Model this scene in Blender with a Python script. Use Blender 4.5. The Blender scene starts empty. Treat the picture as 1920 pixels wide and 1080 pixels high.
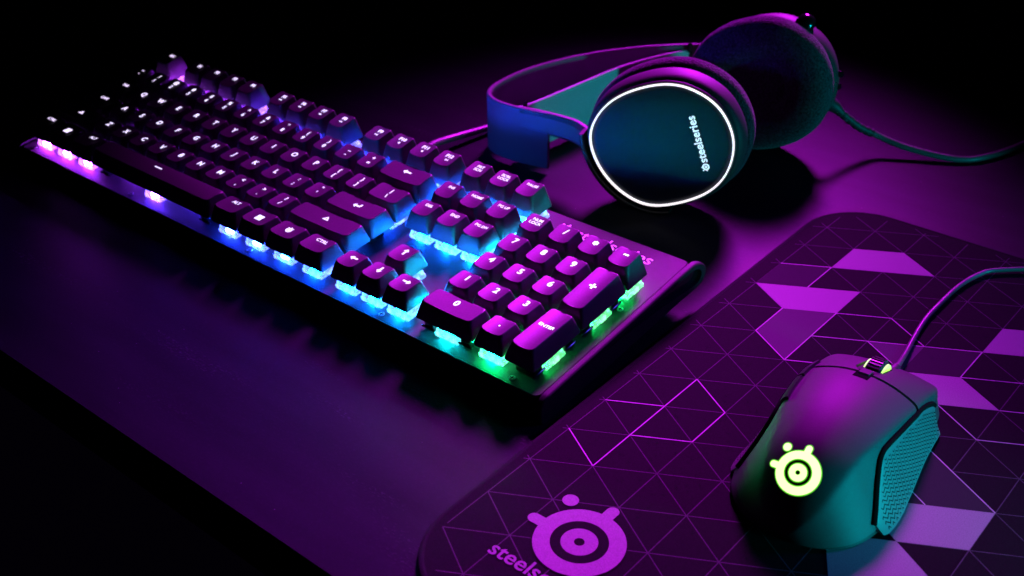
import bpy, bmesh, math, random
import numpy as np
from mathutils import Vector, Matrix
from mathutils.bvhtree import BVHTree
random.seed(7)
MM = 0.001
scene = bpy.context.scene
COL = scene.collection

# ------------------------------------------------------------------ camera
cd = bpy.data.cameras.new('camera'); cam = bpy.data.objects.new('camera', cd); COL.objects.link(cam)
Rc = ((0.7723804, 0.6351520, -0.0032484), (-0.3302158, 0.4059191, 0.8521662), (0.5425736, -0.6571238, 0.5232612))
Mc = Matrix(Rc).transposed().to_4x4(); Mc.translation = Vector((0.6912916, -0.3324655, 0.3273775))
cam.matrix_world = Mc
cd.sensor_width = 36.0; cd.lens = 2130.2766 / 1920 * 36; cd.clip_start = 0.01; cd.clip_end = 50
cd.dof.use_dof = True; cd.dof.focus_distance = 0.535; cd.dof.aperture_fstop = 14.0
scene.camera = cam
# ------------------------------------------------------------------ world, lamps, exposure
w = bpy.data.worlds.new('World'); scene.world = w; w.use_nodes = True
w.node_tree.nodes['Background'].inputs[0].default_value = (0.25, 0.1, 0.6, 1)
w.node_tree.nodes['Background'].inputs[1].default_value = 0.002
scene.view_settings.view_transform = 'Standard'; scene.view_settings.look = 'None'
scene.view_settings.exposure = 0; scene.view_settings.gamma = 1
scene.render.engine = 'CYCLES'
scene.cycles.use_denoising = True
scene.cycles.max_bounces = 6; scene.cycles.caustics_reflective = False; scene.cycles.sample_clamp_indirect = 4.0


def spot(name, loc, aim, power, color, size=50, blend=1.0, rad=20):
    l = bpy.data.lights.new(name, 'SPOT'); o = bpy.data.objects.new(name, l); COL.objects.link(o)
    o.location = Vector(loc) * MM
    o.rotation_euler = (Vector(aim) - Vector(loc)).to_track_quat('-Z', 'Y').to_euler()
    l.energy = power; l.color = color; l.spot_size = math.radians(size); l.spot_blend = blend; l.shadow_soft_size = rad * MM
    return o


spot('magenta_lamp', (80, 930, 700), (398, 48, 0), 520.0, (0.72, 0.012, 1.0), 19.5, 1.0, 190)
spot('teal_lamp', (885, 75, 30), (582, 52, 14), 8.5, (0.0, 0.84, 1.0), 34, 1.0, 20)
spot('teal_back_lamp', (900, 330, 22), (290, 300, 20), 5.0, (0.0, 0.84, 1.0), 34, 1.0, 18)
spot('blue_lamp', (60, -260, 260), (250, 205, 26), 13.0, (0.0, 0.10, 1.0), 11, 1.0, 25)
spot('violet_lamp', (980, 560, 420), (640, 170, 0), 9.0, (0.10, 0.06, 1.0), 44, 1.0, 90)


# ------------------------------------------------------------------ materials
def mat(name, col, rough=0.5, spec=0.5, metal=0.0, noise=None, bump=None, emit=None, coat=0.0, sheen=0.0):
    m = bpy.data.materials.new(name); m.use_nodes = True
    nt = m.node_tree; b = nt.nodes['Principled BSDF']
    b.inputs['Base Color'].default_value = (*col, 1); b.inputs['Roughness'].default_value = rough
    b.inputs['Specular IOR Level'].default_value = spec; b.inputs['Metallic'].default_value = metal
    b.inputs['Coat Weight'].default_value = coat
    b.inputs['Sheen Weight'].default_value = sheen
    tc = None
    if noise or bump:
        tc = nt.nodes.new('ShaderNodeTexCoord')
    if noise:      # (scale per metre, low factor, high factor)
        n = nt.nodes.new('ShaderNodeTexNoise'); n.inputs['Scale'].default_value = noise[0]; n.inputs['Detail'].default_value = 4
        nt.links.new(tc.outputs['Object'], n.inputs['Vector'])
        r = nt.nodes.new('ShaderNodeValToRGB'); r.color_ramp.elements[0].position = 0.3; r.color_ramp.elements[1].position = 0.7
        r.color_ramp.elements[0].color = (*[c * noise[1] for c in col], 1); r.color_ramp.elements[1].color = (*[c * noise[2] for c in col], 1)
        nt.links.new(n.outputs[0], r.inputs[0]); nt.links.new(r.outputs[0], b.inputs['Base Color'])
    if bump:       # (scale, strength, distance)
        n2 = nt.nodes.new('ShaderNodeTexNoise'); n2.inputs['Scale'].default_value = bump[0]; n2.inputs['Detail'].default_value = 3
        nt.links.new(tc.outputs['Object'], n2.inputs['Vector'])
        bp = nt.nodes.new('ShaderNodeBump'); bp.inputs['Strength'].default_value = bump[1]; bp.inputs['Distance'].default_value = bump[2]
        nt.links.new(n2.outputs[0], bp.inputs['Height']); nt.links.new(bp.outputs[0], b.inputs['Normal'])
    if emit:
        b.inputs['Emission Color'].default_value = (*emit[0], 1); b.inputs['Emission Strength'].default_value = emit[1]
    return m


def led_mat(name, strength, white, rough=0.3, vary=0.0, clear=0.0):
    """glow in the object's own colour (each key has its LED colour)"""
    m = bpy.data.materials.new(name); m.use_nodes = True
    nt = m.node_tree; b = nt.nodes['Principled BSDF']
    b.inputs['Base Color'].default_value = (0.5, 0.5, 0.5, 1); b.inputs['Roughness'].default_value = rough
    oi = nt.nodes.new('ShaderNodeObjectInfo')
    mx = nt.nodes.new('ShaderNodeMix'); mx.data_type = 'RGBA'
    mx.inputs[0].default_value = white; mx.inputs[7].default_value = (1, 1, 1, 1)
    nt.links.new(oi.outputs['Color'], mx.inputs[6]); nt.links.new(mx.outputs[2], b.inputs['Emission Color'])
    b.inputs['Emission Strength'].default_value = strength
    if vary:
        tc = nt.nodes.new('ShaderNodeTexCoord'); n = nt.nodes.new('ShaderNodeTexNoise'); n.inputs['Scale'].default_value = 420; n.inputs['Detail'].default_value = 1
        nt.links.new(tc.outputs['Object'], n.inputs['Vector'])
        mr = nt.nodes.new('ShaderNodeMapRange'); mr.inputs[1].default_value = 0.38; mr.inputs[2].default_value = 0.62
        mr.inputs[3].default_value = strength * (1 - vary); mr.inputs[4].default_value = strength * (1 + vary)
        nt.links.new(n.outputs[0], mr.inputs[0]); nt.links.new(mr.outputs[0], b.inputs['Emission Strength'])
    if clear:      # see-through moulding: the LED inside shines out through it
        t = nt.nodes.new('ShaderNodeBsdfTransparent'); ms_ = nt.nodes.new('ShaderNodeMixShader'); ms_.inputs[0].default_value = clear
        nt.links.new(b.outputs[0], ms_.inputs[1]); nt.links.new(t.outputs[0], ms_.inputs[2]); nt.links.new(ms_.outputs[0], nt.nodes['Material Output'].inputs[0])
    return m


M = dict(
    desk=None,
    cap=mat('black_keycap_plastic', (0.054, 0.054, 0.058), 0.45, 0.6, noise=(900, 0.85, 1.15), bump=(5200, 0.12, 0.00012)),
    plate=mat('black_anodised_plate', (0.026, 0.026, 0.028), 0.6, 0.2, noise=(2600, 0.8, 1.2), bump=(6000, 0.15, 0.0001)),
    case=mat('matte_black_plastic', (0.012, 0.012, 0.013), 0.6, 0.2, bump=(4000, 0.1, 0.0001)),
    gloss=mat('gloss_black_plastic', (0.006, 0.006, 0.007), 0.14, 0.5),
    trim=mat('satin_black_trim', (0.012, 0.012, 0.013), 0.34, 0.35),
    legend=led_mat('lit_legend', 1.8, 0.74),
    housing=led_mat('clear_switch_housing', 1.3, 0.3, 0.15, 0.5, 0.6),
    led=led_mat('key_led', 900.0, 0.0),
    print_pink=mat('pale_print', (0.9, 0.88, 0.9), 0.5),
    steel=mat('dark_steel', (0.25, 0.25, 0.27), 0.35, 0.5, 1.0),
    rubber=mat('black_rubber', (0.02, 0.02, 0.022), 0.55, 0.4),
    cable=mat('rubber_cable', (0.09, 0.09, 0.095), 0.4, 0.5),
    pad=mat('dark_pad_cloth', (0.008, 0.0076, 0.0084), 0.85, 0.04, noise=(2200, 0.7, 1.3), bump=(2600, 0.5, 0.0002)),
    pad_edge=mat('stitched_edge_thread', (0.012, 0.012, 0.013), 0.8, 0.04, bump=(1800, 0.8, 0.0004)),
    line_faint=mat('print_faint_line', (0.072, 0.066, 0.078), 0.85, 0.04, noise=(1500, 0.75, 1.2)),
    line=mat('print_bright_line', (0.42, 0.38, 0.44), 0.8, 0.04),
    fill=mat('print_light_panel', (0.26, 0.235, 0.27), 0.85, 0.04, noise=(2200, 0.8, 1.2)),
    fill_mid=mat('print_mid_panel', (0.075, 0.067, 0.08), 0.85, 0.04, noise=(2200, 0.8, 1.2)),
    fill_dim=mat('print_dark_panel', (0.028, 0.026, 0.03), 0.85, 0.04, noise=(2200, 0.8, 1.2)),
    shell=mat('soft_black_shell', (0.03, 0.03, 0.032), 0.6, 0.32, noise=(1400, 0.85, 1.15), bump=(5200, 0.1, 0.0001)),
    grip=mat('textured_rubber', (0.10, 0.10, 0.105), 0.55, 0.4, bump=(4200, 0.15, 0.0001)),
    groove=mat('grip_groove', (0.006, 0.006, 0.006), 0.9, 0.0),
    mouse_led=mat('mouse_logo_glow', (0.3, 0.4, 0.2), 0.4, emit=((0.76, 1.0, 0.40), 1.7)),
    rim_led=mat('emblem_rim_glow', (0.1, 0.3, 0.05), 0.4, emit=((0.16, 1.0, 0.03), 0.55)),
    wheel_led=mat('wheel_glow', (0.3, 0.4, 0.2), 0.4, emit=((0.45, 1.0, 0.12), 1.5)),
    ring=mat('white_light_ring', (0.6, 0.6, 0.6), 0.4, emit=((1.0, 0.93, 1.0), 1.25)),
    cup_print=mat('self_lit_white_print', (0.8, 0.8, 0.8), 0.5, emit=((1.0, 0.9, 1.0), 0.75)),  # plain print, no lamp behind it; brightness put in as emission
    cup_face=mat('matte_cup_face', (0.014, 0.017, 0.026), 0.6, 0.12, bump=(3000, 0.1, 0.0001)),
    cushion=mat('knit_cushion', (0.042, 0.038, 0.046), 0.95, 0.08, noise=(750, 0.3, 1.7), bump=(750, 1.0, 0.0012), sheen=0.1),
    band=mat('satin_band_metal', (0.075, 0.075, 0.085), 0.42, 0.5, bump=(4000, 0.08, 0.0001)),
    strap=mat('woven_strap', (0.48, 0.49, 0.50), 0.85, 0.2, noise=(1800, 0.8, 1.15), bump=(1800, 0.6, 0.0003)),
)


def desk_material():
    m = bpy.data.materials.new('dark_desk_laminate'); m.use_nodes = True
    nt = m.node_tree; b = nt.nodes['Principled BSDF']; N = nt.nodes.new; L = nt.links.new
    tc = N('ShaderNodeTexCoord')
    mp = N('ShaderNodeMapping'); mp.inputs['Scale'].default_value = (9, 55, 1); L(tc.outputs['Object'], mp.inputs[0])
    g = N('ShaderNodeTexNoise'); g.inputs['Scale'].default_value = 1.0; g.inputs['Detail'].default_value = 6; L(mp.outputs[0], g.inputs['Vector'])
    r = N('ShaderNodeValToRGB'); r.color_ramp.elements[0].position = 0.3; r.color_ramp.elements[1].position = 0.72
    r.color_ramp.elements[0].color = (0.0075, 0.0075, 0.0115, 1); r.color_ramp.elements[1].color = (0.0125, 0.0125, 0.019, 1)
    L(g.outputs[0], r.inputs[0])
    # worn grain: fine pores gathered in a few long streaks
    p = N('ShaderNodeTexNoise'); p.inputs['Scale'].default_value = 900; p.inputs['Detail'].default_value = 2
    mp2 = N('ShaderNodeMapping'); mp2.inputs['Scale'].default_value = (0.55, 1, 1); L(tc.outputs['Object'], mp2.inputs[0]); L(mp2.outputs[0], p.inputs['Vector'])
    s = N('ShaderNodeTexNoise'); s.inputs['Scale'].default_value = 1.0; s.inputs['Detail'].default_value = 3
    mp3 = N('ShaderNodeMapping'); mp3.inputs['Scale'].default_value = (7, 38, 1); mp3.inputs['Rotation'].default_value = (0, 0, 0.12)
    L(tc.outputs['Object'], mp3.inputs[0]); L(mp3.outputs[0], s.inputs['Vector'])
    sr = N('ShaderNodeMapRange'); sr.inputs[1].default_value = 0.60; sr.inputs[2].default_value = 0.72; sr.inputs[3].default_value = 0.06; sr.inputs[4].default_value = 0.6
    L(s.outputs[0], sr.inputs[0])
    # pale scuffed pores inside those streaks
    pr = N('ShaderNodeMapRange'); pr.inputs[1].default_value = 0.56; pr.inputs[2].default_value = 0.66; pr.inputs[3].default_value = 0.0; pr.inputs[4].default_value = 1.0
    L(p.outputs[0], pr.inputs[0])
    mu = N('ShaderNodeMath'); mu.operation = 'MULTIPLY'; L(pr.outputs[0], mu.inputs[0]); L(sr.outputs[0], mu.inputs[1])
    mx = N('ShaderNodeMix'); mx.data_type = 'RGBA'; mx.inputs[7].default_value = (0.06, 0.055, 0.075, 1); L(mu.outputs[0], mx.inputs[0]); L(r.outputs[0], mx.inputs[6]); 
    vo = N('ShaderNodeTexVoronoi'); vo.inputs['Scale'].default_value = 95; L(tc.outputs['Object'], vo.inputs['Vector'])
    vr = N('ShaderNodeMapRange'); vr.inputs[1].default_value = 0.030; vr.inputs[2].default_value = 0.018; vr.inputs[3].default_value = 0.0; vr.inputs[4].default_value = 0.8; L(vo.outputs['Distance'], vr.inputs[0])
    m2 = N('ShaderNodeMix'); m2.data_type = 'RGBA'; m2.inputs[7].default_value = (0.16, 0.15, 0.17, 1); L(vr.outputs[0], m2.inputs[0]); L(mx.outputs[2], m2.inputs[6]); L(m2.outputs[2], b.inputs['Base Color'])
    bp = N('ShaderNodeBump'); bp.inputs['Distance'].default_value = 0.0005
    L(sr.outputs[0], bp.inputs['Strength']); L(p.outputs[0], bp.inputs['Height']); L(bp.outputs[0], b.inputs['Normal'])
    b.inputs['Roughness'].default_value = 0.42; b.inputs['Specular IOR Level'].default_value = 0.035
    return m


M['desk'] = desk_material()


# ------------------------------------------------------------------ mesh helpers (all lengths in millimetres)
def obj(name, V, F, material, parent=None, smooth=True, angle=35, label=None):
    me = bpy.data.meshes.new(name)
    me.from_pydata([tuple(c * MM for c in v) for v in V], [], F)
    me.validate(); me.update()
    bm = bmesh.new(); bm.from_mesh(me); bmesh.ops.recalc_face_normals(bm, faces=bm.faces); bm.to_mesh(me); bm.free()
    if smooth:
        me.polygons.foreach_set('use_smooth', [True] * len(me.polygons)); me.set_sharp_from_angle(angle=math.radians(angle))
    me.materials.append(M[material] if isinstance(material, str) else material)
    o = bpy.data.objects.new(name, me); COL.objects.link(o)
    if parent: o.parent = parent
    if label: o['label'] = label
    return o


def empty(name, loc, label, cat, rot=(0, 0, 0)):
    o = bpy.data.objects.new(name, None); COL.objects.link(o); o.empty_display_size = 0.02
    o.location = Vector(loc) * MM; o.rotation_euler = rot; o['label'] = label; o['category'] = cat
    return o


def join(*parts):
    V, F = [], []
    for v, f in parts:
        k = len(V); V += [tuple(q) for q in v]; F += [tuple(i + k for i in q) for q in f]
    return V, F


def rrect(hx, hy, r, n=6, cx=0, cy=0):
    r = min(r, hx - .01, hy - .01); P = []
    for sx, sy, a0 in ((1, -1, -90), (1, 1, 0), (-1, 1, 90), (-1, -1, 180)):
        for k in range(n):
            a = math.radians(a0 + 90 * k / (n - 1))
            P.append((cx + sx * (hx - r) + r * math.cos(a), cy + sy * (hy - r) + r * math.sin(a)))
    return P


def loft(rings, cap0=True, cap1=True, close=False):
    V = [p for r in rings for p in r]; n = len(rings[0]); F = []
    m = len(rings)
    for i in range(m if close else m - 1):
        j = (i + 1) % m
        for k in range(n):
            F.append((i * n + k, i * n + (k + 1) % n, j * n + (k + 1) % n, j * n + k))
    if not close:
        if cap0: F.append(tuple(range(n))[::-1])
        if cap1: F.append(tuple((m - 1) * n + k for k in range(n)))
    return V, F


def box(x0, x1, y0, y1, z0, z1, b=0.0):
    if b <= 0:
        V = [(x, y, z) for z in (z0, z1) for x, y in ((x0, y0), (x1, y0), (x1, y1), (x0, y1))]
        return V, [(3, 2, 1, 0), (4, 5, 6, 7), (0, 1, 5, 4), (1, 2, 6, 5), (2, 3, 7, 6), (3, 0, 4, 7)]
    hx, hy = (x1 - x0) / 2, (y1 - y0) / 2; cx, cy = (x0 + x1) / 2, (y0 + y1) / 2
    rr = [(b, z0), (0, z0 + b), (0, z1 - b), (b, z1)]
    return loft([[(x, y, z) for x, y in rrect(hx - d, hy - d, max(b * 1.6 - d, .05), 4, cx, cy)] for d, z in rr])


def cyl(c, axis, r, h, n=24, bev=0.0):
    a = Vector(axis).normalized(); u = a.orthogonal().normalized(); v = a.cross(u); c = Vector(c)
    prof = [(r - bev, 0), (r, bev), (r, h - bev), (r - bev, h)] if bev else [(r, 0), (r, h)]
    return loft([[tuple(c + a * t + (u * math.cos(2 * math.pi * k / n) + v * math.sin(2 * math.pi * k / n)) * q) for k in range(n)] for q, t in prof])


def catmull(P, per=8, closed=False):
    P = [np.array(p, float) for p in P]; n = len(P); out = []
    rng = range(n if closed else n - 1)
    for i in rng:
        g = (lambda k: P[k % n]) if closed else (lambda k: P[min(max(k, 0), n - 1)])
        p0, p1, p2, p3 = g(i - 1), g(i), g(i + 1), g(i + 2)
        for s in range(per):
            t = s / per
            out.append(0.5 * ((2 * p1) + (p2 - p0) * t + (2 * p0 - 5 * p1 + 4 * p2 - p3) * t * t + (3 * p1 - p0 - 3 * p2 + p3) * t ** 3))
    if not closed: out.append(P[-1])
    return [tuple(float(c) for c in q) for q in out]


def tube(path, rad, n=12):
    P = [Vector(p) for p in path]; rings = []; u = None
    for i, p in enumerate(P):
        t = (P[min(i + 1, len(P) - 1)] - P[max(i - 1, 0)]).normalized()
        u = t.orthogonal().normalized() if u is None else (u - t * u.dot(t)).normalized()
        v = t.cross(u); r = rad(i / (len(P) - 1)) if callable(rad) else rad
        rings.append([tuple(p + (u * math.cos(2 * math.pi * k / n) + v * math.sin(2 * math.pi * k / n)) * r) for k in range(n)])
    return loft(rings)


def ribbon(plan, z0, z1, th, b=0.6):
    """upright strap: plan polyline (x, y), vertical from z0 to z1 (numbers or functions), thickness th"""
    P = [Vector((p[0], p[1])) for p in plan]; rings = []; m = len(P) - 1
    for i, p in enumerate(P):
        t = (P[min(i + 1, m)] - P[max(i - 1, 0)]).normalized(); nrm = Vector((-t.y, t.x)); h = th / 2
        a = z0(i / m) if callable(z0) else z0; c = z1(i / m) if callable(z1) else z1
        sec = [(-h, a + b), (-h + b, a), (h - b, a), (h, a + b), (h, c - b), (h - b, c), (-h + b, c), (-h, c - b)]
        rings.append([(p.x + nrm.x * s, p.y + nrm.y * s, z) for s, z in sec])
    return loft(rings)


def text2d(s, size, bold=0.0, spacing=1.0, align='CENTER'):
    """flat outline letters as (verts2d, faces); x centred on 0, y centred on cap height"""
    c = bpy.data.curves.new('t', 'FONT'); c.body = s; c.size = size; c.offset = bold * size; c.resolution_u = 3
    c.align_x = align; c.fill_mode = 'FRONT'; c.space_character = spacing
    o = bpy.data.objects.new('t', c); COL.objects.link(o)
    bpy.context.view_layer.update()
    me = bpy.data.meshes.new_from_object(o.evaluated_get(bpy.context.evaluated_depsgraph_get()))
    V = [(v.co.x, v.co.y) for v in me.vertices]; F = [tuple(p.vertices) for p in me.polygons]
    bpy.data.objects.remove(o); bpy.data.curves.remove(c); bpy.data.meshes.remove(me)
    return V, F


def shift2(vf, dx=0, dy=0, s=1.0, rot=0.0):
    c, q = math.cos(rot), math.sin(rot)
    return [((x * c - y * q) * s + dx, (x * q + y * c) * s + dy) for x, y in vf[0]], vf[1]


def poly2(*polys):
    return join(*[(p, [tuple(range(len(p)))]) for p in polys])


def annulus(r0, r1, n=64):
    V = [(r * math.cos(2 * math.pi * k / n), r * math.sin(2 * math.pi * k / n)) for r in (r0, r1) for k in range(n)]
    return V, [(k, (k + 1) % n, n + (k + 1) % n, n + k) for k in range(n)]


def emblem2d(g=0.0):
    """round emblem of radius 1: two rings, two stub arms and a loose ball"""
    parts = [annulus(.63 - g, 1.0 + g), annulus(.115 - g / 2, .40 + g)]
    for a in (89, 181):
        a = math.radians(a); d = Vector((math.cos(a), math.sin(a))); nn = Vector((-d.y, d.x)); r = .145 + g
        base = [((1 + g) * math.cos(a + t * r / .147), (1 + g) * math.sin(a + t * r / .147)) for t in (-.147, -.07, 0, .07, .147)]
        tip = [tuple(d * 1.2 + (nn * math.sin(t) + d * math.cos(t)) * r) for t in [math.pi / 2 - math.pi * k / 10 for k in range(11)]]
        parts.append(poly2(base + tip))
    c = math.radians(135)
    parts.append(poly2([(1.3 * math.cos(c) + (.185 + g) * math.cos(2 * math.pi * k / 24), 1.3 * math.sin(c) + (.185 + g) * math.sin(2 * math.pi * k / 24)) for k in range(24)]))
    return join(*parts)


# ------------------------------------------------------------------ desk
dsk = obj('desk', *box(-900, 1700, -132.5, 1300, -28, 0, 1.2), 'desk')
dsk['kind'] = 'structure'

# ------------------------------------------------------------------ mouse pad
pad = empty('mousepad', (445, -117, 0), 'dark cloth mouse pad printed with a triangle grid, under the mouse', 'mouse pad')
PX0, PX1, PY0, PY1, PR, PT = 445.0, 895.0, -117.0, 283.0, 38.0, 3.0


def padpt(V): return [(x - PX0, y - PY0, z) for x, y, z in V]


pcx, pcy, phx, phy = (PX0 + PX1) / 2, (PY0 + PY1) / 2, (PX1 - PX0) / 2, (PY1 - PY0) / 2
V, F = loft([[(x, y, z) for x, y in rrect(phx - d, phy - d, PR - d, 14, pcx, pcy)] for d, z in ((1.5, 0.05), (1.2, 1.4), (1.6, PT))])
obj('cloth', padpt(V), F, 'pad', pad)
edge = rrect(phx - 1.2, phy - 1.2, PR - 1.2, 16, pcx, pcy)
er = []
for i in range(len(edge)):
    a, b, c = Vector(edge[i - 1]), Vector(edge[i]), Vector(edge[(i + 1) % len(edge)]); t = (c - a).normalized(); nr = Vector((t.y, -t.x))
    er.append([(b.x + nr.x * 1.7 * math.cos(q), b.y + nr.y * 1.7 * math.cos(q), 1.75 + 1.6 * math.sin(q)) for q in [2 * math.pi * k / 10 for k in range(10)]])
obj('stitched_edge', padpt(loft(er, close=True)[0]), loft(er, close=True)[1], 'pad_edge', pad, label='raised black stitched edge')
LS, LTH, LOX, LOY = 27.7518, 0.5057, 476.1666, -17.2645


def lat(i, j):
    a, b = i + .5 * j, j * math.sqrt(3) / 2
    return (LOX + LS * (math.cos(LTH) * a - math.sin(LTH) * b), LOY + LS * (math.sin(LTH) * a + math.cos(LTH) * b))


def inside(x, y, mgn=5.5):
    dx, dy = abs(x - pcx) - (phx - PR), abs(y - pcy) - (phy - PR)
    return (math.hypot(max(dx, 0), max(dy, 0)) < PR - mgn) if (dx > 0 and dy > 0) else (dx < PR - mgn and dy < PR - mgn)


def seg(p, q, wd, z, pieces=10):
    V, F = [], []
    d = Vector(q) - Vector(p); n = Vector((-d.y, d.x)).normalized() * wd / 2
    runs, cur = [], None
    for k in range(pieces):
        ok = inside(p[0] + d.x * (k + .5) / pieces, p[1] + d.y * (k + .5) / pieces)
        if ok: cur = [cur[0], k + 1] if cur else [k, k + 1]
        if (not ok or k == pieces - 1) and cur: runs.append(cur); cur = None
    for a, b in runs:
        A, B = Vector(p) + d * a / pieces, Vector(p) + d * b / pieces; k = len(V)
        V += [(A.x + n.x, A.y + n.y, z), (A.x - n.x, A.y - n.y, z), (B.x - n.x, B.y - n.y, z), (B.x + n.x, B.y + n.y, z)]; F.append((k, k + 1, k + 2, k + 3))
    return V, F


segs = []
for i in range(-16, 22):
    for j in range(-14, 22):
        for di, dj in ((1, 0), (0, 1), (1, -1)):
            s = seg(lat(i, j), lat(i + di, j + dj), 0.42, PT + .08)
            if s[0]: segs.append(s)
V, F = join(*segs); obj('printed_grid', padpt(V), F, 'line_faint', pad, smooth=False, label='faint thin triangle grid printed on the cloth')


def clipx(poly, x0):
    out = []
    for a, b in zip(poly, poly[1:] + poly[:1]):
        if a[0] >= x0: out.append(a)
        if (a[0] >= x0) != (b[0] >= x0):
            t = (x0 - a[0]) / (b[0] - a[0]); out.append((x0, a[1] + t * (b[1] - a[1])))
    return out


for kind, cells in (('fill', [[(0, 8), (0, 9), (1, 9), (2, 8)], [(0, 6), (1, 6), (1, 7), (-1, 7)], [(4, 5), (4, 6), (5, 6), (6, 5)], [(3, 3), (3, 4), (4, 4), (5, 3)],
                              [(5, -1), (4, 0), (6, 0), (6, -1)], [(5, -1), (4, -1), (5, -3), (6, -2)], [(8, 2), (8, 3), (10, 2)], [(7, 7), (7, 8), (9, 7), (9, 6)], [(9, -2), (9, -1), (11, -2)]]),
                    ('fill_mid', [[(0, 5), (0, 6), (1, 6), (1, 4)], [(2, 5), (3, 5), (3, 4)], [(6, 3), (7, 2), (7, 3)], [(8, -1), (9, -2), (9, -1)]]),
                    ('fill_dim', [[(-1, 8), (0, 8), (0, 7), (-1, 7)], [(3, 5), (4, 5), (4, 4), (3, 4)], [(4, 2), (4, 0), (6, 0)]])):
    for c in cells:
        poly = clipx([lat(*q) for q in c], PX0 + 6.0)
        obj('printed_panel', padpt([(x, y, PT + .16) for x, y in poly]), [tuple(range(len(poly)))], kind, pad, smooth=False)
bl = [((0, 8), (0, 7)), ((-1, 8), (0, 8)), ((0, 6), (0, 5)), ((0, 5), (1, 4)), ((1, 4), (1, 5)), ((1, 5), (1, 6)), ((1, 6), (2, 6)), ((2, 6), (3, 5)), ((1, 5), (2, 5)), ((2, 5), (3, 5)), ((3, 5), (4, 5)),
      ((1, 4), (2, 4)), ((2, 4), (3, 4)), ((2, 5), (3, 4)), ((4, 5), (4, 4)), ((4, 4), (5, 4)), ((5, 4), (6, 4)), ((5, 3), (6, 3)), ((6, 3), (7, 3)), ((4, 3), (5, 2)), ((5, 2), (6, 2)), ((6, 2), (7, 2)), ((4, 2), (5, 1)), ((5, 1), (6, 0)), ((4, 1), (5, 0)),
      ((-1, 1), (0, 0)), ((0, 0), (0, 1)), ((0, 1), (0, 2)), ((0, 2), (0, 3)), ((0, 3), (1, 2)), ((1, 2), (1, 1)), ((1, 1), (0, 1)), ((-1, 2), (0, 2)), ((7, -2), (8, -3)), ((7, -2), (7, 0))]
for a, b in bl:
    V, F = seg(lat(*a), lat(*b), 0.52, PT + .24)
    if V: obj('printed_line', padpt(V), F, 'line', pad, smooth=False)
ev, ef = emblem2d()
# dark ground behind the emblem, then the emblem and its lettering
obj('emblem_ground', padpt([(499.3 + 19.4 * math.cos(2 * math.pi * k / 48), -58.3 + 19.4 * math.sin(2 * math.pi * k / 48), PT + .30) for k in range(48)]), [tuple(range(48))], 'pad', pad, smooth=False)
obj('emblem', padpt([(499.3 + 18.9 * x, -58.3 + 18.9 * y, PT + .38) for x, y in ev]), ef, 'fill', pad, smooth=False, label='round emblem printed near the corner of the pad')
tv, tf = text2d('steelseries', 10.7, 0.012, 1.0)
obj('lettering', padpt([(496.4 + x, -85.6 + y, PT + .38) for x, y in tv]), tf, 'fill', pad, smooth=False)

# ------------------------------------------------------------------ keyboard
TILT = 0.10437; U = 19.05
kb = empty('keyboard', (0, 0, 0), 'black mechanical keyboard with glowing legends and rainbow lighting under its keys', 'keyboard', (TILT, 0, 0))
KOFF = Vector((0, 30 * math.sin(TILT), 30 * math.cos(TILT)))          # key-top plane above the base


def kpt(V): return [(x, y + KOFF.y, z + KOFF.z) for x, y, z in V]


PZ = -17.0                                                           # plate level
X0, X1, Y0, Y1 = -4.0, 435.0, -6.0, 124.0
V, F = loft([[(x, y, z) for x, y in rrect((X1 - X0) / 2 - d, (Y1 - Y0) / 2 - d, 4 - d, 6, (X0 + X1) / 2, (Y0 + Y1) / 2)] for d, z in ((0, PZ - 2.2), (0, PZ - .5), (.5, PZ))])
obj('top_plate', kpt(V), F, 'plate', kb)
V, F = loft([[(x, y, z) for x, y in rrect((X1 - X0) / 2 + e, (Y1 - Y0) / 2 + e2, 6, 6, (X0 + X1) / 2, (Y0 + Y1) / 2 + sh)] for e, e2, sh, z in ((-3, -3, 1, -30.2), (.6, 1.2, 1, -28.5), (.8, 1.6, .8, -22), (.8, .9, .4, PZ - 1.2), (.3, .3, 0, PZ - .75))], cap1=False)
obj('case', kpt(V), F, 'case', kb)
# side rails: a rounded loop with a long wedge-shaped recess
outer = catmull([(-9, -26), (-8.2, -20.5), (-4, -17.2), (4, -16.6), (40, -16.6), (80, -16.6), (116, -16.6), (126, -18.2), (132, -22.6), (132.6, -28), (127, -31.6), (100, -31.2), (60, -30.8), (20, -30.4), (-4, -30.2), (-8.4, -29)], 5, True)
inner = catmull([(44, -19.2), (70, -18.7), (100, -18.5), (116, -18.6), (124, -20.0), (128.6, -23.6), (128.4, -27.4), (123, -29.4), (100, -25.8), (70, -21.9), (46, -19.9)], 5, True)


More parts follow.
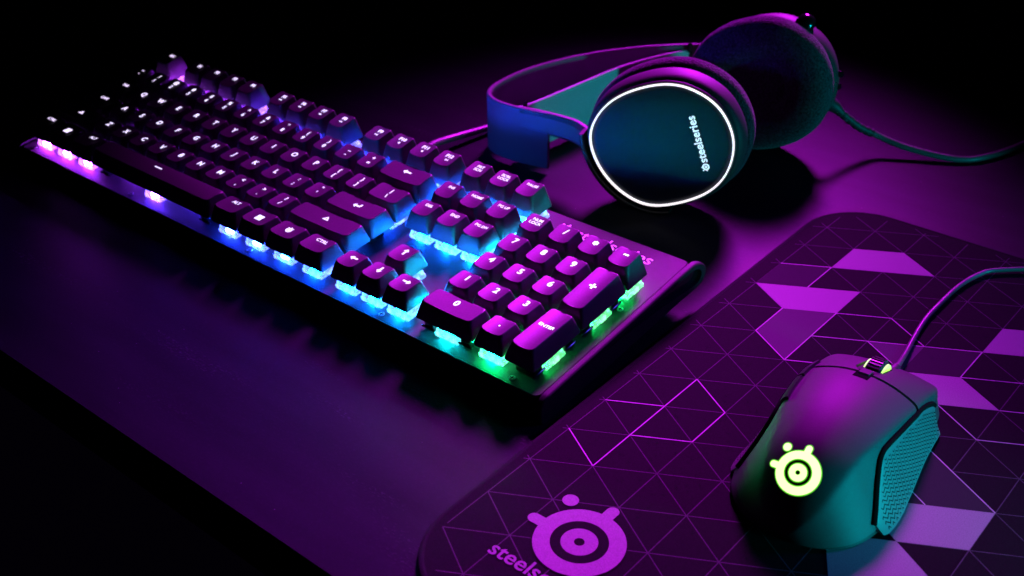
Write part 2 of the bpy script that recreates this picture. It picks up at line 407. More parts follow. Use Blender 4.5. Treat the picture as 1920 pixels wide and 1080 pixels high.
def rail(name, xa, xb, sign):
    bm = bmesh.new()
    lo = [bm.verts.new((xb, y, z)) for y, z in outer]; li = [bm.verts.new((xb - sign * .01, y, z)) for y, z in inner]
    ed = [bm.edges.new((l[i], l[(i + 1) % len(l)])) for l in (lo, li) for i in range(len(l))]
    bmesh.ops.triangle_fill(bm, edges=ed, use_beauty=True)
    bm.verts.index_update(); Vf = [tuple(v.co) for v in bm.verts]; Ff = [tuple(v.index for v in f.verts) for f in bm.faces]; bm.free()
    cy = sum(p[0] for p in outer) / len(outer); cz = -24
    sh = lambda p, k: (cy + (p[0] - cy) * (1 + k / 70), cz + (p[1] - cz) * (1 + k / 7))
    wall = loft([[(xa, *sh(p, .8)) for p in outer], [(xb - sign * 1.0, *sh(p, .8)) for p in outer], [(xb - sign * .35, *sh(p, .5)) for p in outer], [(xb, *p) for p in outer]], cap1=False)
    rec = loft([[(xb - sign * .01, *p) for p in inner], [(xb - sign * 2.6, *p) for p in inner]], cap0=False, cap1=False)
    o = obj(name, kpt(join((Vf, Ff), wall, rec)[0]), join((Vf, Ff), wall, rec)[1], 'case', kb, angle=50)
    ip = [(xb - sign * 2.4, *p) for p in inner]
    obj('recess_panel', kpt(ip), [tuple(range(len(ip)))], 'gloss', o, smooth=False)
    return o


rail('side_rail', X1 + .9, X1 + 4.2, 1); rail('side_rail', X0 - .9, X0 - 3.2, -1)
for x in (30, 395):
    obj('flip_foot', kpt(box(x - 14, x + 14, 108, 113, -43.6, -30.0, .8)[0]), box(x - 14, x + 14, 108, 113, -43.6, -30.0, .8)[1], 'rubber', kb)
for x in (30, 395):
    obj('rubber_foot', kpt(box(x - 16, x + 16, 0, 8, -30.95, -30.1, .3)[0]), box(x - 16, x + 16, 0, 8, -30.95, -30.1, .3)[1], 'rubber', kb)
V, F = tube(catmull([(205, 118, 14), (206, 140, 13.5), (208, 160, 12), (203, 178, 9.5), (201.5, 197, 6.5), (206, 234, 4), (208, 268, 3), (221, 315, 2.6), (246, 372, 2.6), (256, 470, 2.6), (230, 660, 2.6)], 8), 2.5, 10)
Rt = Matrix.Rotation(-TILT, 3, 'X'); obj('cable', [tuple(Rt @ Vector(v)) for v in V], F, 'cable', kb)
tv, tf = text2d('steelseries', 11.9, 0.006, 1.0, 'LEFT')
obj('lettering', kpt([(368.3 + x, 109.8 + y, PZ + .08) for x, y in tv]), tf, 'print_pink', kb, smooth=False)
obj('emblem', kpt([(361.0 + 3.9 * x, 113.0 + 3.9 * y, PZ + .08) for x, y in ev]), ef, 'print_pink', kb, smooth=False)
for x, y in ((427.5 - 11, -1.6), (114, -1.6), (226, -1.2), (6, -1.6), (330, -1.2), (346.5, 19.5), (300, 40), (428, 70)):
    sc = obj('screw', kpt(cyl((x, y, PZ - .3), (0, 0, 1), 1.7, .75, 16, .2)[0]), cyl((x, y, PZ - .3), (0, 0, 1), 1.7, .75, 16, .2)[1], 'steel', kb)
    cr = join(box(x - 1.15, x + 1.15, y - .26, y + .26, PZ + .44, PZ + .5), box(x - .26, x + .26, y - 1.15, y + 1.15, PZ + .445, PZ + .505))
    obj('cross_slot', kpt(cr[0]), cr[1], 'groove', sc, smooth=False)

RZ = [-0.3, -0.2, 0.0, 0.7, 2.6, 3.2]; RT = [-.05, -.02, .01, .05, .10, .11]; GAP = .33
CB = -9.8


def led_color(x, y):
    st = [(-10, (.55, .03, 1.0)), (60, (.34, .02, 1.0)), (120, (.12, .02, 1.0)), (190, (.01, .03, 1.0)), (275, (.0, .06, 1.0)), (325, (.0, .14, 1.0)), (350, (.0, .30, 1.0)), (372, (.0, .62, .85)), (392, (.0, .95, .45)), (408, (.0, 1.0, .20)), (440, (.0, 1.0, .12))]
    x = x + (y - 40) * -.12
    for (a, ca), (b, cb) in zip(st, st[1:]):
        if x <= b or b == 440:
            t = min(max((x - a) / (b - a), 0), 1); k = 1.6 - .2 * min(max((x - 330) / 50, 0), 1); return tuple((p + (q - p) * t) * k for p, q in zip(ca, cb)) + (1.0,)


CAPS = {}


def cap_shape(wu, hu, row, space=False):
    hw, hd = wu * U / 2 - .5, hu * U / 2 - .5; tw, td = hw - 2.95, hd - 2.65; cy = .75
    dish = .85 if wu < 2 else .6
    def top(x, y):
        k = 1 - min(abs(x) / tw, 1) ** 2
        d = (.5 * (1 - ((y - cy) / td) ** 2)) if space else -dish * k
        return RZ[row] + RT[row] * (y - cy) + d
    n = 7; rings = [[(x, y, CB) for x, y in rrect(hw, hd, 1.3, n)], [(x, y, CB + .8) for x, y in rrect(hw, hd, 1.3, n)]]
    mid = rrect(tw + .5, td + .5, 2.3, n, 0, cy)
    rings.append([(x, y, top(x, y) - .75) for x, y in mid])
    rings.append([(x, y, top(x, y) - .22) for x, y in rrect(tw + .2, td + .2, 2.2, n, 0, cy)])
    m = 7
    # clip outline arcs along straight sides so the dish bends smoothly
    for s in (1.0, .97, .8, .6, .4, .2):
        rings.append([(x * s, cy + (y - cy) * s, top(x * s, cy + (y - cy) * s)) for x, y in dense(rrect(tw, td, 2.1, n, 0, cy), 4)])
    R2 = [dense(r, 4) if len(r) == 4 * n else r for r in rings]
    V, F = loft(R2, cap0=True, cap1=True)
    return V, F, top, (tw, td, cy)


def dense(r, k):
    """subdivide the four long straight sides of a rounded rectangle ring into k"""
    n = len(r) // 4; out = []
    for i, p in enumerate(r):
        out.append(p)
        if i % n == n - 1:
            q = r[(i + 1) % len(r)]
            for t in range(1, k): out.append(tuple(a + (b - a) * t / k for a, b in zip(p, q)))
    return out


def sw_mesh():
    a = loft([[(x, y, z) for x, y in rrect(h, h, .6, 3)] for h, z in ((7.6, 0), (7.6, 1.7), (7.0, 2.0), (6.9, 3.6), (5.4, 7.2))])
    extra = [box(sx - 1.1, sx + 1.1, sy * 7.75 - .35, sy * 7.75 + .35, .2, 2.9, .12) for sx in (-4.4, 4.4) for sy in (-1, 1)]
    extra += [box(sx * 7.75 - .35, sx * 7.75 + .35, -2.2, 2.2, .2, 3.0, .12) for sx in (-1, 1)]
    return join(a, *extra)


SWV, SWF = sw_mesh()
sw0 = None; led0 = None
stab0 = None


def glyph(spec):
    """legend outline (2-D, millimetres) for a key"""
    k = spec[0]
    if k == 'c': return shift2(text2d(spec[1], 5.4, .024), 0, -.6)                                   # one letter
    if k == 'n': return shift2(text2d(spec[1], 5.9, .022), 0, .2)                                    # numpad figure
    if k == '2': return join(shift2(text2d(spec[1], 4.1, .03), 0, 1.5), shift2(text2d(spec[2], 4.1, .03), 0, -3.6))
    if k == 'w':
        L = spec[1].split('/'); s = spec[2] if len(spec) > 2 else 2.9
        return join(*[shift2(text2d(t, s, .018), 0, 2.0 - i * 2.9) for i, t in enumerate(L)])
    if k == 'f': return join(shift2(text2d(spec[1], 3.7, .035), 0, 1.4), *([shift2(spec[2], 0, -1.0)] if len(spec) > 2 else []))
    return spec[1]


def arrow(a, ln=5.2, wd=1.1, hd=2.1):
    P = [(-ln / 2, -wd / 2), (ln / 2 - hd, -wd / 2), (ln / 2 - hd, -hd * .85), (ln / 2, 0), (ln / 2 - hd, hd * .85), (ln / 2 - hd, wd / 2), (-ln / 2, wd / 2)]
    return shift2(([p for p in P], [(0, 1, 5, 6), (2, 3, 4)]), 0, 1.6, 1, math.radians(a))


def bars(*r): return join(*[([(x0, y0), (x1, y0), (x1, y1), (x0, y1)], [(0, 1, 2, 3)]) for x0, y0, x1, y1 in r])


tri_l = ([(-.9, 0), (.6, -.9), (.6, .9)], [(0, 1, 2)]); tri_r = ([(.9, 0), (-.6, -.9), (-.6, .9)], [(0, 1, 2)])
dotg = poly2([(.75 * math.cos(k * math.pi / 6), .75 * math.sin(k * math.pi / 6)) for k in range(12)])
enter = join(shift2(arrow(180, 5.2), 0, -1.2), bars((2.0, .9, 3.1, 2.6)))
shiftg = ([(-2.3, -.6), (0, 2.6), (2.3, -.6), (-.95, .12), (0, 1.4), (.95, .12)], [(0, 1, 4, 3), (1, 2, 5, 4), (2, 0, 3, 5)])
wing = bars((-2.3, -.1, -.15, 2.0), (.15, -.1, 2.3, 2.0), (-2.3, -2.5, -.15, -.4), (.15, -2.5, 2.3, -.4))
crown = shift2(join(annulus(.63, 1.0, 32), annulus(.1, .42, 24), poly2(*[[(1.25 * math.cos(math.radians(a)) + .2 * math.cos(q * math.pi / 5), 1.25 * math.sin(math.radians(a)) + .2 * math.sin(q * math.pi / 5)) for q in range(10)] for a in (45, 90, 135)])), 0, .4, 2.0)
def _arm(a): return shift2(bars((.35, -.42, 1.7, .42)), 0, 2.2, 1, math.radians(a))


star = join(*[_arm(60 * k + 30) for k in range(6)], poly2([(.62 * math.cos(k * math.pi / 3), 2.2 + .62 * math.sin(k * math.pi / 3)) for k in range(6)]))
keys = []      # (x centre u, y centre u, width, height, row, legend)


def row(y, r, x, items):
    for it in items:
        if isinstance(it, (int, float)): x += it; continue
        wu, leg = it; keys.append((x + wu / 2, y, wu, 1, r, leg)); x += wu


L1 = lambda s: [(1, ('c', ch)) for ch in s]
yF = 5.5 + GAP
fic = [None] * 4 + [bars((-1.3, -.5, -.2, .5), (.2, -.5, 1.3, .5)), bars((-1.4, -.5, 1.0, .4)), bars((-1.0, -.6, 1.0, .5)), bars((-1.2, -.5, -.3, .5), (.1, -.5, 1.2, .5)), join(tri_l, bars((-1.6, -.7, -1.1, .7))), dotg, dotg, join(tri_r, bars((1.1, -.7, 1.6, .7)))]
row(yF, 5, 0, [(1, ('w', 'ESC', 3.2))])
for b, x in enumerate((1.67, 6.33, 11.0)):
    row(yF, 5, x, [(1, ('f', 'F%d' % (b * 4 + k + 1)) if fic[b * 4 + k] is None else ('f', 'F%d' % (b * 4 + k + 1), fic[b * 4 + k])) for k in range(4)])
row(yF, 5, 15.25, [(1, ('w', 'PRT/SCN')), (1, ('w', 'SCRL/LOCK')), (1, ('w', 'PAUSE', 2.7))])
row(4.5, 4, 0, [(1, ('2', '~', '`'))] + [(1, ('2', a, b)) for a, b in zip('!@#$%^&*()_+', '1234567890-=')] + [(2, ('g', arrow(180, 6.0)))] + [.25, (1, ('w', 'INS')), (1, ('w', 'HOME', 2.8)), (1, ('w', 'PG UP', 2.8)), .25, (1, ('w', 'NUM/LOCK')), (1, ('n', '/')), (1, ('g', star)), (1, ('g', bars((-1.5, 1.6, 1.5, 2.7))))])
row(3.5, 3, 0, [(1.5, ('w', 'TAB', 3.2))] + L1('QWERTYUIOP') + [(1, ('2', '{', '[')), (1, ('2', '}', ']')), (1.5, ('2', '|', '\\')), .25, (1, ('w', 'DEL', 3.0)), (1, ('w', 'END', 3.0)), (1, ('w', 'PG DN', 2.8)), .25] + [(1, ('n', c)) for c in '789'])
row(2.5, 2, 0, [(1.75, ('w', 'CAPS', 3.2))] + L1('ASDFGHJKL') + [(1, ('2', ':', ';')), (1, ('2', '"', "'")), (2.25, ('g', enter)), 3.5] + [(1, ('n', c)) for c in '456'])
row(1.5, 1, 0, [(2.25, ('g', shiftg))] + L1('ZXCVBNM') + [(1, ('2', '<', ',')), (1, ('2', '>', '.')), (1, ('2', '?', '/')), (2.75, ('g', shiftg)), 1.25, (1, ('g', arrow(90))), 1.25] + [(1, ('n', c)) for c in '123'])
row(.5, 0, 0, [(1.25, ('w', 'CTRL', 3.4)), (1.25, ('g', wing)), (1.25, ('w', 'ALT', 3.4)), (6.25, ('g', bars((-3.4, 1.2, 3.4, 2.0)))), (1.25, ('w', 'ALT', 3.4)), (1.25, ('g', wing)), (1.25, ('g', crown)), (1.25, ('w', 'CTRL', 3.4)), .25, (1, ('g', arrow(180))), (1, ('g', arrow(270))), (1, ('g', arrow(0))), .25, (2, ('n', '0')), (1, ('n', '.'))])
keys += [(22, 3, 1, 2, 3, ('g', bars((-2.0, 1.4, -.55, 2.5), (-.55, -.05, .55, 3.95), (.55, 1.4, 2.0, 2.5)))), (22, 1, 1, 2, 1, ('w', 'ENTER', 3.0))]

for kx, ky, wu, hu, r, leg in keys:
    x, y = kx * U, ky * U; key = (wu, hu, r, wu > 5)
    if key not in CAPS:
        V, F, top, dim = cap_shape(wu, hu, r, wu > 5)
        CAPS[key] = [None, top, V, F]
    me, top, V, F = CAPS[key]
    if me is None:
        o = obj('keycap', V, F, 'cap', kb, angle=50); CAPS[key][0] = o.data
    else:
        o = bpy.data.objects.new('keycap', me); COL.objects.link(o); o.parent = kb
    o.location = (Vector((x, y, 0)) + KOFF) * MM
    col = led_color(x, y)
    gv, gf = glyph(leg)
    g = obj('legend', [(a, b + .75, top(a, b + .75) + .10) for a, b in gv], gf, 'legend', o, smooth=False)
    g.color = col
    if sw0 is None:
        s = obj('switch', SWV, SWF, 'housing', kb, angle=30); sw0 = s.data
        ld = obj('led', box(-2.6, 2.6, -6.0, -4.2, .7, 2.6)[0], box(-2.6, 2.6, -6.0, -4.2, .7, 2.6)[1], 'led', s, smooth=False); led0 = ld.data
    else:
        s = bpy.data.objects.new('switch', sw0); COL.objects.link(s); s.parent = kb
        ld = bpy.data.objects.new('led', led0); COL.objects.link(ld); ld.parent = s
    s.location = (Vector((x, y, PZ)) + KOFF) * MM; s.color = col; ld.color = col
    if max(wu, hu) >= 2:
        off = (12 if max(wu, hu) < 6 else 50)
        for sg in (-1, 1):
            dx, dy = (sg * off, 0) if wu >= 2 else (0, sg * off)
            if stab0 is None:
                sv = join(box(-3.2, 3.2, -6.6, 5, 0, 4.8, .5), box(-1.6, 1.6, -2, 2, 4.6, 9.5, .3), box(-4.6, 4.6, -7.4, -6.2, 1.0, 2.2, .3))
                st = obj('stabilizer', sv[0], sv[1], 'gloss', kb); stab0 = st.data
            else:
                st = bpy.data.objects.new('stabilizer', stab0); COL.objects.link(st); st.parent = kb
            st.location = (Vector((x + dx, y + dy, PZ)) + KOFF) * MM
            if wu < 2: st.rotation_euler = (0, 0, math.pi / 2)

# ------------------------------------------------------------------ mouse (local: tail at y = 0, nose at +y)
MX, MY = 559.5, -7.0
ms = empty('mouse', (MX, MY, PT + .1), 'black ambidextrous gaming mouse with a glowing yellow-green emblem, on the pad', 'mouse', (0, 0, math.radians(3.6)))


def interp(tab, y):
    xs = [t[0] for t in tab]
    P = catmull([(a, b) for a, b in tab], 12)
    return float(np.interp(y, [p[0] for p in P], [p[1] for p in P]))


HT = [(0, 4), (1.2, 9), (4, 15.5), (9, 22.5), (16, 29), (26, 34.5), (40, 38), (55, 38.8), (70, 37.2), (84, 33.6), (98, 28.2), (110, 22.2), (119, 16.5), (123, 13)]
WT = [(0, 4), (1.2, 11), (4, 18), (9, 24.4), (16, 29.4), (26, 32.6), (38, 33.6), (52, 32.6), (66, 31.2), (80, 29.8), (94, 29.2), (108, 28.8), (117, 27), (123, 23)]
HS = {}


def hw(y):
    y = round(y, 2)
    if y not in HS: HS[y] = (interp(HT, y), interp(WT, y))
    return HS[y]


SEC = {}


def section(y):
    """half section of the body, from the right base (0) up a steep flank, over a soft crease, to the top centre (1)"""
    y = round(y, 2)
    if y not in SEC:
        h, w_ = hw(y); xs = float(np.interp(y, [0, 14, 30, 50, 76, 123], [.60, .54, .56, .68, .82, .86])) * w_; zs = 1.2 + float(np.interp(y, [0, 14, 30, 50, 76, 123], [.80, .83, .84, .82, .78, .80])) * (h - 1.2)
        P = []
        for k in range(61):
            t = k / 60
            if t < .5:
                q = t / .5; P.append((w_ - (w_ - xs) * q ** .86, 1.2 + (zs - 1.2) * q))
            else:
                q = 1 - (t - .5) / .5; P.append((xs * q, h - (h - zs) * q ** 2.1))
        A = np.array(P); B = A.copy()
        for _ in range(5):
            B[1:-1] = (B[:-2] + 2 * B[1:-1] + B[2:]) / 4
        B[0] = A[0]; B[-1] = (0, B[-1][1]); SEC[y] = B
    return SEC[y]


TT = np.linspace(0, 1, 61)


def msec(y, t, off=0.0):
    """point on the mouse body: t = 0 right base .. pi left base"""
    B = section(y); h, w_ = hw(y); q = t / (math.pi / 2); sg = 1
    if q > 1: q = 2 - q; sg = -1
    x = float(np.interp(q, TT, B[:, 0])); z = float(np.interp(q, TT, B[:, 1]))
    return (sg * x * (1 + off / max(w_, 4)), y, 1.2 + (z - 1.2) * (1 + off / max(h - 1.2, 3)))


def patch(ys, ts, off=0.0, th=1.0):
    """shell patch of given thickness; ts may depend on y"""
    rows = []
    for y in ys:
        tt = ts(y) if callable(ts) else ts
        rows.append([msec(y, t, off) for t in tt])
    rows2 = [[msec(y, t, off - th) for t in (ts(y) if callable(ts) else ts)] for y in ys]
    n = len(rows[0]); m = len(rows); V = [p for r in rows for p in r] + [p for r in rows2 for p in r]; F = []; k = n * m
    for i in range(m - 1):
        for j in range(n - 1):
            a = i * n + j; F += [(a, a + 1, a + n + 1, a + n), (k + a, k + a + n, k + a + n + 1, k + a + 1)]
    for i in range(m - 1):
        for j in (0, n - 1):
            a = i * n + j; F.append((a, a + n, k + a + n, k + a))
    for j in range(n - 1):
        for i in (0, m - 1):
            a = i * n + j; F.append((a, a + 1, k + a + 1, k + a))
    return V, F


lin = lambda a, b, n: [a + (b - a) * i / (n - 1) for i in range(n)]
ysb = sorted(set([0, .3, .8, 1.4, 2.2, 3.2, 4.5] + lin(6, 123, 60)))
T0 = lin(0, math.pi, 49)
V, F = loft([[msec(y, t, -1.0) for t in T0] for y in ysb])
obj('base', V, F, 'case', ms)
SEAM = 80.0
psv, psf = patch([y for y in ysb if y < SEAM - 1] + [SEAM - .9], lin(.05, math.pi - .05, 61), 0, 1.2)
shell = obj('palm_shell', psv, psf, 'shell', ms, angle=60)


def tx(y, x):          # section parameter where the body is x off centre
    B = section(y); q = float(np.interp(abs(x), B[::-1, 0], TT[::-1])) * math.pi / 2
    return q if x >= 0 else math.pi - q


yb = lin(SEAM + .9, 122.6, 34)
for sg in (1, -1):
    gap = lambda y: 6.2 if y > SEAM + 7 else 2.6 + 3.6 * max(0, (y - SEAM) / 7)
    lowt = lambda y: .56
    V, F = patch(yb, (lambda y: lin(lowt(y), tx(y, gap(y)), 22)) if sg > 0 else (lambda y: lin(math.pi - lowt(y), tx(y, -gap(y)), 22)), .25, 1.3)
    obj('button', V, F, 'shell', ms, angle=60)
    V, F = patch(yb, (lambda y: lin(.06, .525, 10)) if sg > 0 else (lambda y: lin(math.pi - .06, math.pi - .525, 10)), 0, 1.2)
    obj('side_skirt', V, F, 'shell', ms, angle=60)
# bridge between the buttons in front of and behind the wheel
V, F = patch(lin(SEAM + 24, 122.6, 10), lambda y: lin(tx(y, 5.7), tx(y, -5.7), 8), -.5, 1.2); obj('nose_bridge', V, F, 'shell', ms)


# side grips: proud rubber panels with an S-shaped upper border, covered in small chevrons
def zt(y): return float(np.interp(y, [p[0] for p in GB], [p[1] for p in GB]))


GB = catmull([(24, 4), (30, 11), (36, 20), (41, 26.2), (48, 27.6), (60, 27.0), (72, 25.6), (86, 22.6), (100, 16.6), (105, 13.0)], 8)


def bx(y, z, off):
    B = section(y); return float(np.interp(z, B[:, 1], B[:, 0])) + off


def gpt(y, f, off, sg):
    z = 1.6 + (zt(y) - 1.6) * f
    flare = (1.8 if sg > 0 else .2) * (1 - f) ** 1.5
    return (sg * (bx(y, z, 0) + off + flare), y, z)


for sg in (1, -1):
    yg = lin(25.5, 104, 44); fs = lin(0, 1, 12)
    A = [[gpt(y, f, 1.25 if 0 < i < 43 and f < .99 else .5, sg) for f in fs] for i, y in enumerate(yg)]
    B = [[gpt(y, f, -.8, sg) for f in fs] for y in yg]
    n = 12; V = [p for r in A for p in r] + [p for r in B for p in r]; F = []; k = len(yg) * n
    for i in range(len(yg) - 1):
        for j in range(n - 1): a = i * n + j; F += [(a, a + 1, a + n + 1, a + n), (k + a, k + a + n, k + a + n + 1, k + a + 1)]
        for j in (0, n - 1): a = i * n + j; F.append((a, a + n, k + a + n, k + a))
    for j in range(n - 1):
        for i in (0, len(yg) - 1): a = i * n + j; F.append((a, a + 1, k + a + 1, k + a))
    gp = obj('side_grip', V, F, 'grip', ms, angle=40)
    # dark border gap
    bt = [tuple(Vector(gpt(y, 1.0, .15, sg)) + Vector((0, 0, .55))) for y in lin(24.6, 104.6, 50)]
    obj('grip_seam', *tube(bt, 1.25, 8), 'groove', ms)
    ch = []
    y = 30.0; ci = 0
    while y < 102:
        H = zt(y) - 3.2; nz = max(1, int(H / 1.75))
        for q in range(nz):
            z = 2.8 + 1.75 * (q + (.5 if ci % 2 else 0));
            if z > zt(y) - 1.5 or z > zt(y - 1.2) - 1.5 or z > zt(y + 1.2) - 1.5: continue
            pts = [(-.85, .6), (0, -.2), (.85, .4)] if ci % 2 else [(-.85, -.4), (0, .3), (.85, -.5)]
            rw = []
            for py, pz in pts:
                for dz in (-.24, .24):
                    f = (z + pz + dz - 1.6) / (zt(y + py) - 1.6); rw.append(gpt(y + py, min(max(f, .02), .985), 1.30, sg))
            ch.append((rw, [(0, 2, 3, 1), (2, 4, 5, 3)]))
        y += 1.75; ci += 1
    V, F = join(*ch)
    g = obj('grip_texture', V, F, 'groove', gp, smooth=False); g['kind'] = 'stuff'
# left thumb buttons
V, F = patch(lin(46, 66, 14), lin(math.pi - .72, math.pi - .86, 6), 1.3, 2.0); obj('thumb_button', V, F, 'trim', ms)
V, F = patch(lin(68, 88, 14), lin(math.pi - .72, math.pi - .86, 6), 1.3, 2.0); obj('thumb_button', V, F, 'trim', ms)
# wheel, with glowing rims and grooved tyre
wy, wz, wr = 96.0, 19.3, 12.2
wheel = obj('scroll_wheel', *cyl((-3.6, wy, wz), (1, 0, 0), wr, 7.2, 48, 1.0), 'rubber', ms)
rb = []
for k in range(36):
    a = 2 * math.pi * k / 36
    bxv, bxf = box(-3.0, 3.0, -.45, .45, wr - .3, wr + .45, .15)
    rb.append(([(x, wy + y * math.cos(a) + z * math.sin(a), wz - y * math.sin(a) + z * math.cos(a)) for x, y, z in bxv], bxf))
V, F = join(*rb); obj('tread', V, F, 'trim', wheel)
for sg in (-1, 1):
    rr_ = [[(sg * (3.7 + dx), wy + r_ * math.cos(2 * math.pi * k / 40), wz + r_ * math.sin(2 * math.pi * k / 40)) for k in range(40)] for r_, dx in ((wr - 1.2, 0), (wr - 1.4, .7), (wr - 4.5, .7), (wr - 4.7, 0))]
    obj('wheel_light', *loft(rr_, False, False), 'wheel_led', wheel)
# button behind the wheel, in a dark recess
V, F = patch(lin(SEAM - 6.5, SEAM + 3.5, 8), lambda y: lin(tx(y, 3.3), tx(y, -3.3), 8), .12, 1.6); obj('recess', V, F, 'gloss', ms)
V, F = patch(lin(SEAM - 1.5, SEAM + 4.5, 8), lambda y: lin(tx(y, 2.3), tx(y, -2.3), 8), .8, 1.6); obj('mode_button', V, F, 'shell', ms)
# emblem laid on the rear of the shell
bvh = BVHTree.FromPolygons([Vector(v) for v in psv], psf)
ctr = Vector(msec(12.5, math.pi / 2)); nr = (Vector((0, -.70, .72))).normalized(); ex = Vector((1, 0, 0)); ey = nr.cross(ex)
def on_shell(vv, lift):
    out = []
    for x, y in vv:
        q = ctr + ex * x * 8.9 + ey * y * 8.9; h = bvh.ray_cast(q + nr * 20, -nr)
        out.append(tuple((h[0] if h[0] else q) + nr * lift))
    return out


le = obj('lit_emblem', on_shell(ev, .24), ef, 'mouse_led', ms, smooth=False, label='glowing yellow-green round emblem')
gv, gf = emblem2d(.05)
obj('emblem_rim', on_shell(gv, .14), gf, 'rim_led', le, smooth=False)
cp = catmull([(0, 121, 9), (.4, 129, 8.8), (-1.4, 149, 4.4), (-3.6, 171, 2.4), (-4.6, 190.5, 2.2), (-3.5, 209.6, 2.2), (-1, 233, 2.2), (4, 252, 2.2), (12, 264, 2.2), (40, 283, 2.2), (90, 300, -1.0), (170, 330, -1.0)], 8)
obj('cable', *tube(cp, 1.3, 12), 'cable', ms)
obj('strain_relief', *tube(catmull([(0, 119, 9.2), (0, 122, 9.1), (.3, 126, 9.0), (.4, 130, 8.7)], 4), lambda t: 3.3 - .7 * t, 14), 'rubber', ms)

# ------------------------------------------------------------------ headset
hs = empty('headset', (300, 290, 0), 'black over-ear headset lying on its side behind the keyboard, white ring on its cup', 'headset')
HL = lambda V: [(x - 300, y - 290, z) for x, y, z in V]
ring0 = [(-43.7, -2.9), (-43.3, 3.4), (-41.0, 10.8), (-36.9, 18.0), (-30.8, 24.9), (-23.8, 29.9), (-14.6, 34.6), (-5.4, 38.0), (2.9, 39.8), (11.2, 39.7), (18.7, 37.6), (26.3, 34.3), (32.1, 30.4), (36.7, 24.8), (40.5, 18.6), (43.1, 11.2), (43.7, 4.4), (42.8, -4.8), (40.3, -12.3), (35.8, -19.8), (29.8, -26.1), (20.6, -31.8), (11.2, -35.9), (1.6, -39.4), (-6.3, -39.8), (-14.4, -38.0), (-22.7, -33.6), (-30.0, -28.0), (-36.4, -20.5), (-41.2, -11.9)]
sm = [tuple((np.array(ring0[i - 1]) + 2 * np.array(ring0[i]) + np.array(ring0[(i + 1) % 30])) / 4) for i in range(30)]
OUT = catmull(sm, 4, True)


class Cup:
    def __init__(s, c, a, e, mirror=1): s.c, s.a, s.e, s.m = Vector(c), Vector(a).normalized(), Vector(e).normalized(), mirror
    def pt(s, u, v, d): return tuple(s.c + s.e * u * s.m + Vector((0, 0, 1)) * v + s.a * d)
    def ring(s, off, d): return [s.pt(u * (1 + off / math.hypot(u, v)), v * (1 + off / math.hypot(u, v)), d) for u, v in OUT]
    def loft(s, prof, **k): return loft([s.ring(o, d) for o, d in prof], **k)


def make_cup(c, first):
    def put(name, prof, m, parent=hs, **k):
        V, F = c.loft(prof, **k); return obj(name, HL(V), F, m, parent, angle=45)
    cup = put('ear_cup', [(-1, 2.0), (1.0, 1.2), (1.5, 1.6), (1.7, 3.0), (1.2, 3.4), (2.6, 4.0), (4.2, 7.5), (5.0, 12), (5.1, 15.5), (4.2, 18), (2.0, 19)], 'shell')
    put('speaker_plate', [(0.2, 2.4), (-1.6, 1.2), (-2.4, .5), (-4, .25), (-12, -.1), (-24, -.2), (-34, -.25)], 'cup_face', cup)
    put('light_ring', [(.4, 1.6), (.4, .1), (.2, -.2), (-.25, -.2), (-.45, .1), (-.45, 1.6)], 'ring', cup, cap0=False, cap1=False)
    cu = put('ear_cushion', [(-2, 18.5), (3.5, 19.2), (6.2, 21.5), (7.2, 25), (7.0, 29.5), (5.2, 33.4), (1.5, 36), (-5, 37.4), (-13, 37.4), (-19, 36.4), (-22, 34.5), (-22.4, 30)], 'cushion', cap0=False, cap1=False)
    put('inner_cloth', [(-21.5, 33.6), (-28, 34.2), (-36, 34.5)], 'cushion', cu)
    return cup


c1 = Cup((367.5, 196.9, 47.2), (-.305, .952, 0), (.952, .305, 0))
c2 = Cup((361.5, 350.0, 47.0), (0.06, -1, 0), (1, .06, 0))
cupA = make_cup(c1, True); cupB = make_cup(c2, False)
# lettering on the near cup
ang = math.atan2(27.1, -10.2)
tv, tf = text2d('steelseries', 7.0, .016, 1.0, 'LEFT')
lx, ly = 29.4, -4.4
V = [c1.pt(lx + math.cos(ang) * x - math.sin(ang) * y, ly + math.sin(ang) * x + math.cos(ang) * y, -.62) for x, y in tv]
obj('lettering', HL(V), tf, 'cup_print', cupA, smooth=False)
em = shift2((ev, ef), 28.6, -7.6, 2.1, ang)
obj('emblem', HL([c1.pt(x, y, -.62) for x, y in em[0]]), ef, 'cup_print', cupA, smooth=False)


# yokes: flat arcs hugging the cup from the band end round to the bottom
def yoke(c, i0, i1):
    idx = list(range(i0, i1)); n = len(OUT); rings = []
    for q, i in enumerate(idx):
        u, v = OUT[i % n]; l = math.hypot(u, v); t = q / (len(idx) - 1)
        ra, rb_ = 6.2, 10.4 - 1.6 * t
        if v - rb_ * .95 < -46: rb_ = max(ra + 1.2, rb_ - 2.5)
        d0, d1 = 4.5, 14.5
        rings.append([c.pt(u * (1 + r / l), v * (1 + r / l), d) for r, d in ((ra, d0 + .8), (ra + .8, d0), (rb_ - .8, d0), (rb_, d0 + .8), (rb_, d1 - .8), (rb_ - .8, d1), (ra + .8, d1), (ra, d1 - .8))])
    return loft(rings)


V, F = yoke(c1, -6, 19 - 0); 
n_ = len(OUT)
V, F = yoke(c1, n_ - 30, n_ + 2); obj('yoke', HL(V), F, 'trim', hs)
V, F = yoke(c2, n_ - 30, n_ + 2); obj('yoke', HL(V), F, 'trim', hs)
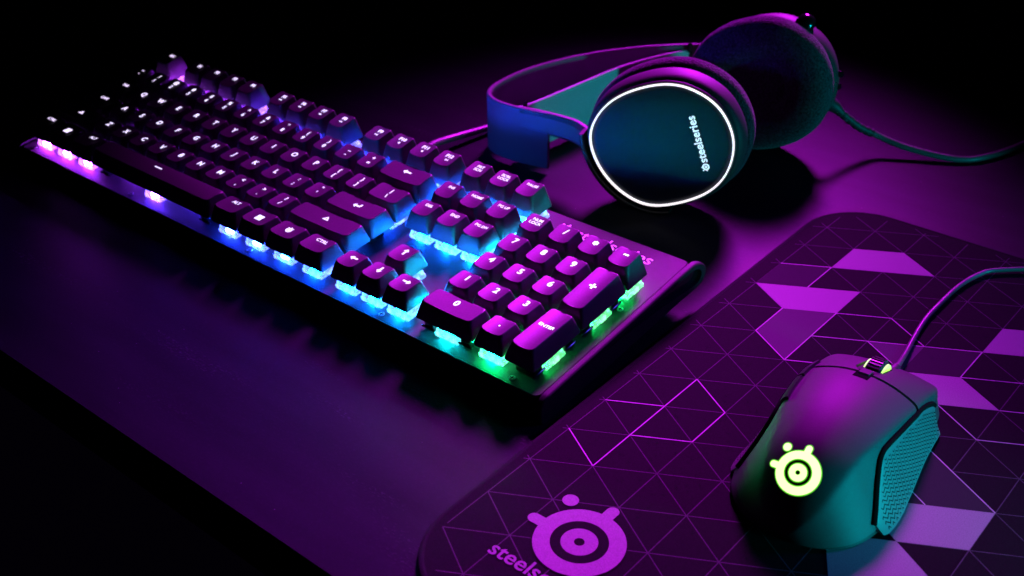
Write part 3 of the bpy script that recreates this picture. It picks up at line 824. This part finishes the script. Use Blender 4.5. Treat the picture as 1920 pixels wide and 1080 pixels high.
# headband
plan = catmull([(278, 206), (267, 203.8), (252, 201.6), (236, 202.6), (224, 210.5), (217.5, 228), (217.5, 263), (230, 306), (250, 342), (274, 370), (296, 388)], 8)
zlo = lambda t: 3.0
V, F = ribbon(plan, zlo, 42.0, 3.4, .8); obj('headband', HL(V), F, 'band', hs)
V, F = ribbon(catmull([(258, 203.2), (270, 205.6), (284, 207.2), (298, 207.4), (309, 203.5), (316, 200)], 6), 27.0, 42.2, 7.5, 2.6); obj('band_hinge', HL(V), F, 'band', hs)
V, F = ribbon(catmull([(286, 381), (300, 386), (312, 380), (318, 372)], 6), 27.0, 42.2, 7.5, 2.6); obj('band_hinge', HL(V), F, 'band', hs)
V, F = ribbon(catmull([(249, 208), (252.5, 216), (255, 245), (257, 276), (260, 312), (268, 345), (279, 372)], 8), 4.5, 38.5, 2.2, .5); obj('suspension_strap', HL(V), F, 'strap', hs, label='pale woven suspension strap inside the band')
for x, y in ((256, 209), (281, 371)):
    obj('strap_post', HL(cyl((x, y, 37), (0, 0, 1), 1.6, 6.5, 16, .5)[0]), cyl((x, y, 37), (0, 0, 1), 1.6, 6.5, 16, .5)[1], 'gloss', hs)
# microphone tip and controls on the far cup
mic = [Vector(c2.pt(19.5, 36, 16)), Vector(c2.pt(22, 42, 15)), Vector(c2.pt(23.6, 45.5, 14)), Vector(c2.pt(24.4, 47.4, 13.5)), Vector(c2.pt(24.7, 48.2, 13.3))]
V, F = tube(mic, lambda t: [6.6, 6.5, 5.6, 3.6, 1.0][int(round(t * 4))], 18); obj('microphone_tip', HL(V), F, 'gloss', hs)
for v_ in (12, 3.5):
    p0 = Vector(c2.pt(46.5, v_, 9)); V, F = cyl(p0, (1, 0, .1), 2.1, 3.0, 16, .5); obj('control_button', HL(V), F, 'gloss', hs)
hc = catmull([(405, 347, 36), (410, 349, 33), (416, 355, 25), (429, 371, 13), (451, 378, 6.5), (480, 390, 2.6), (495, 408, 2.4), (507, 444, 2.4), (520, 500, 2.4), (560, 640, 2.4)], 8)
obj('cable', HL(tube(hc, 2.2, 12)[0]), tube(hc, 2.2, 12)[1], 'cable', hs)
sr = catmull([(403, 346, 37), (408, 348, 34.5), (413, 352, 29), (421, 361.5, 19.5), (428, 370, 13.6)], 10)
obj('strain_relief', HL(tube(sr, lambda t: 5.2 - 3.6 * min(1, t * 2.2) + 1.0 + (.45 if int(t * 22) % 2 and t > .4 else 0), 14)[0]), tube(sr, 3, 14)[1], 'rubber', hs)
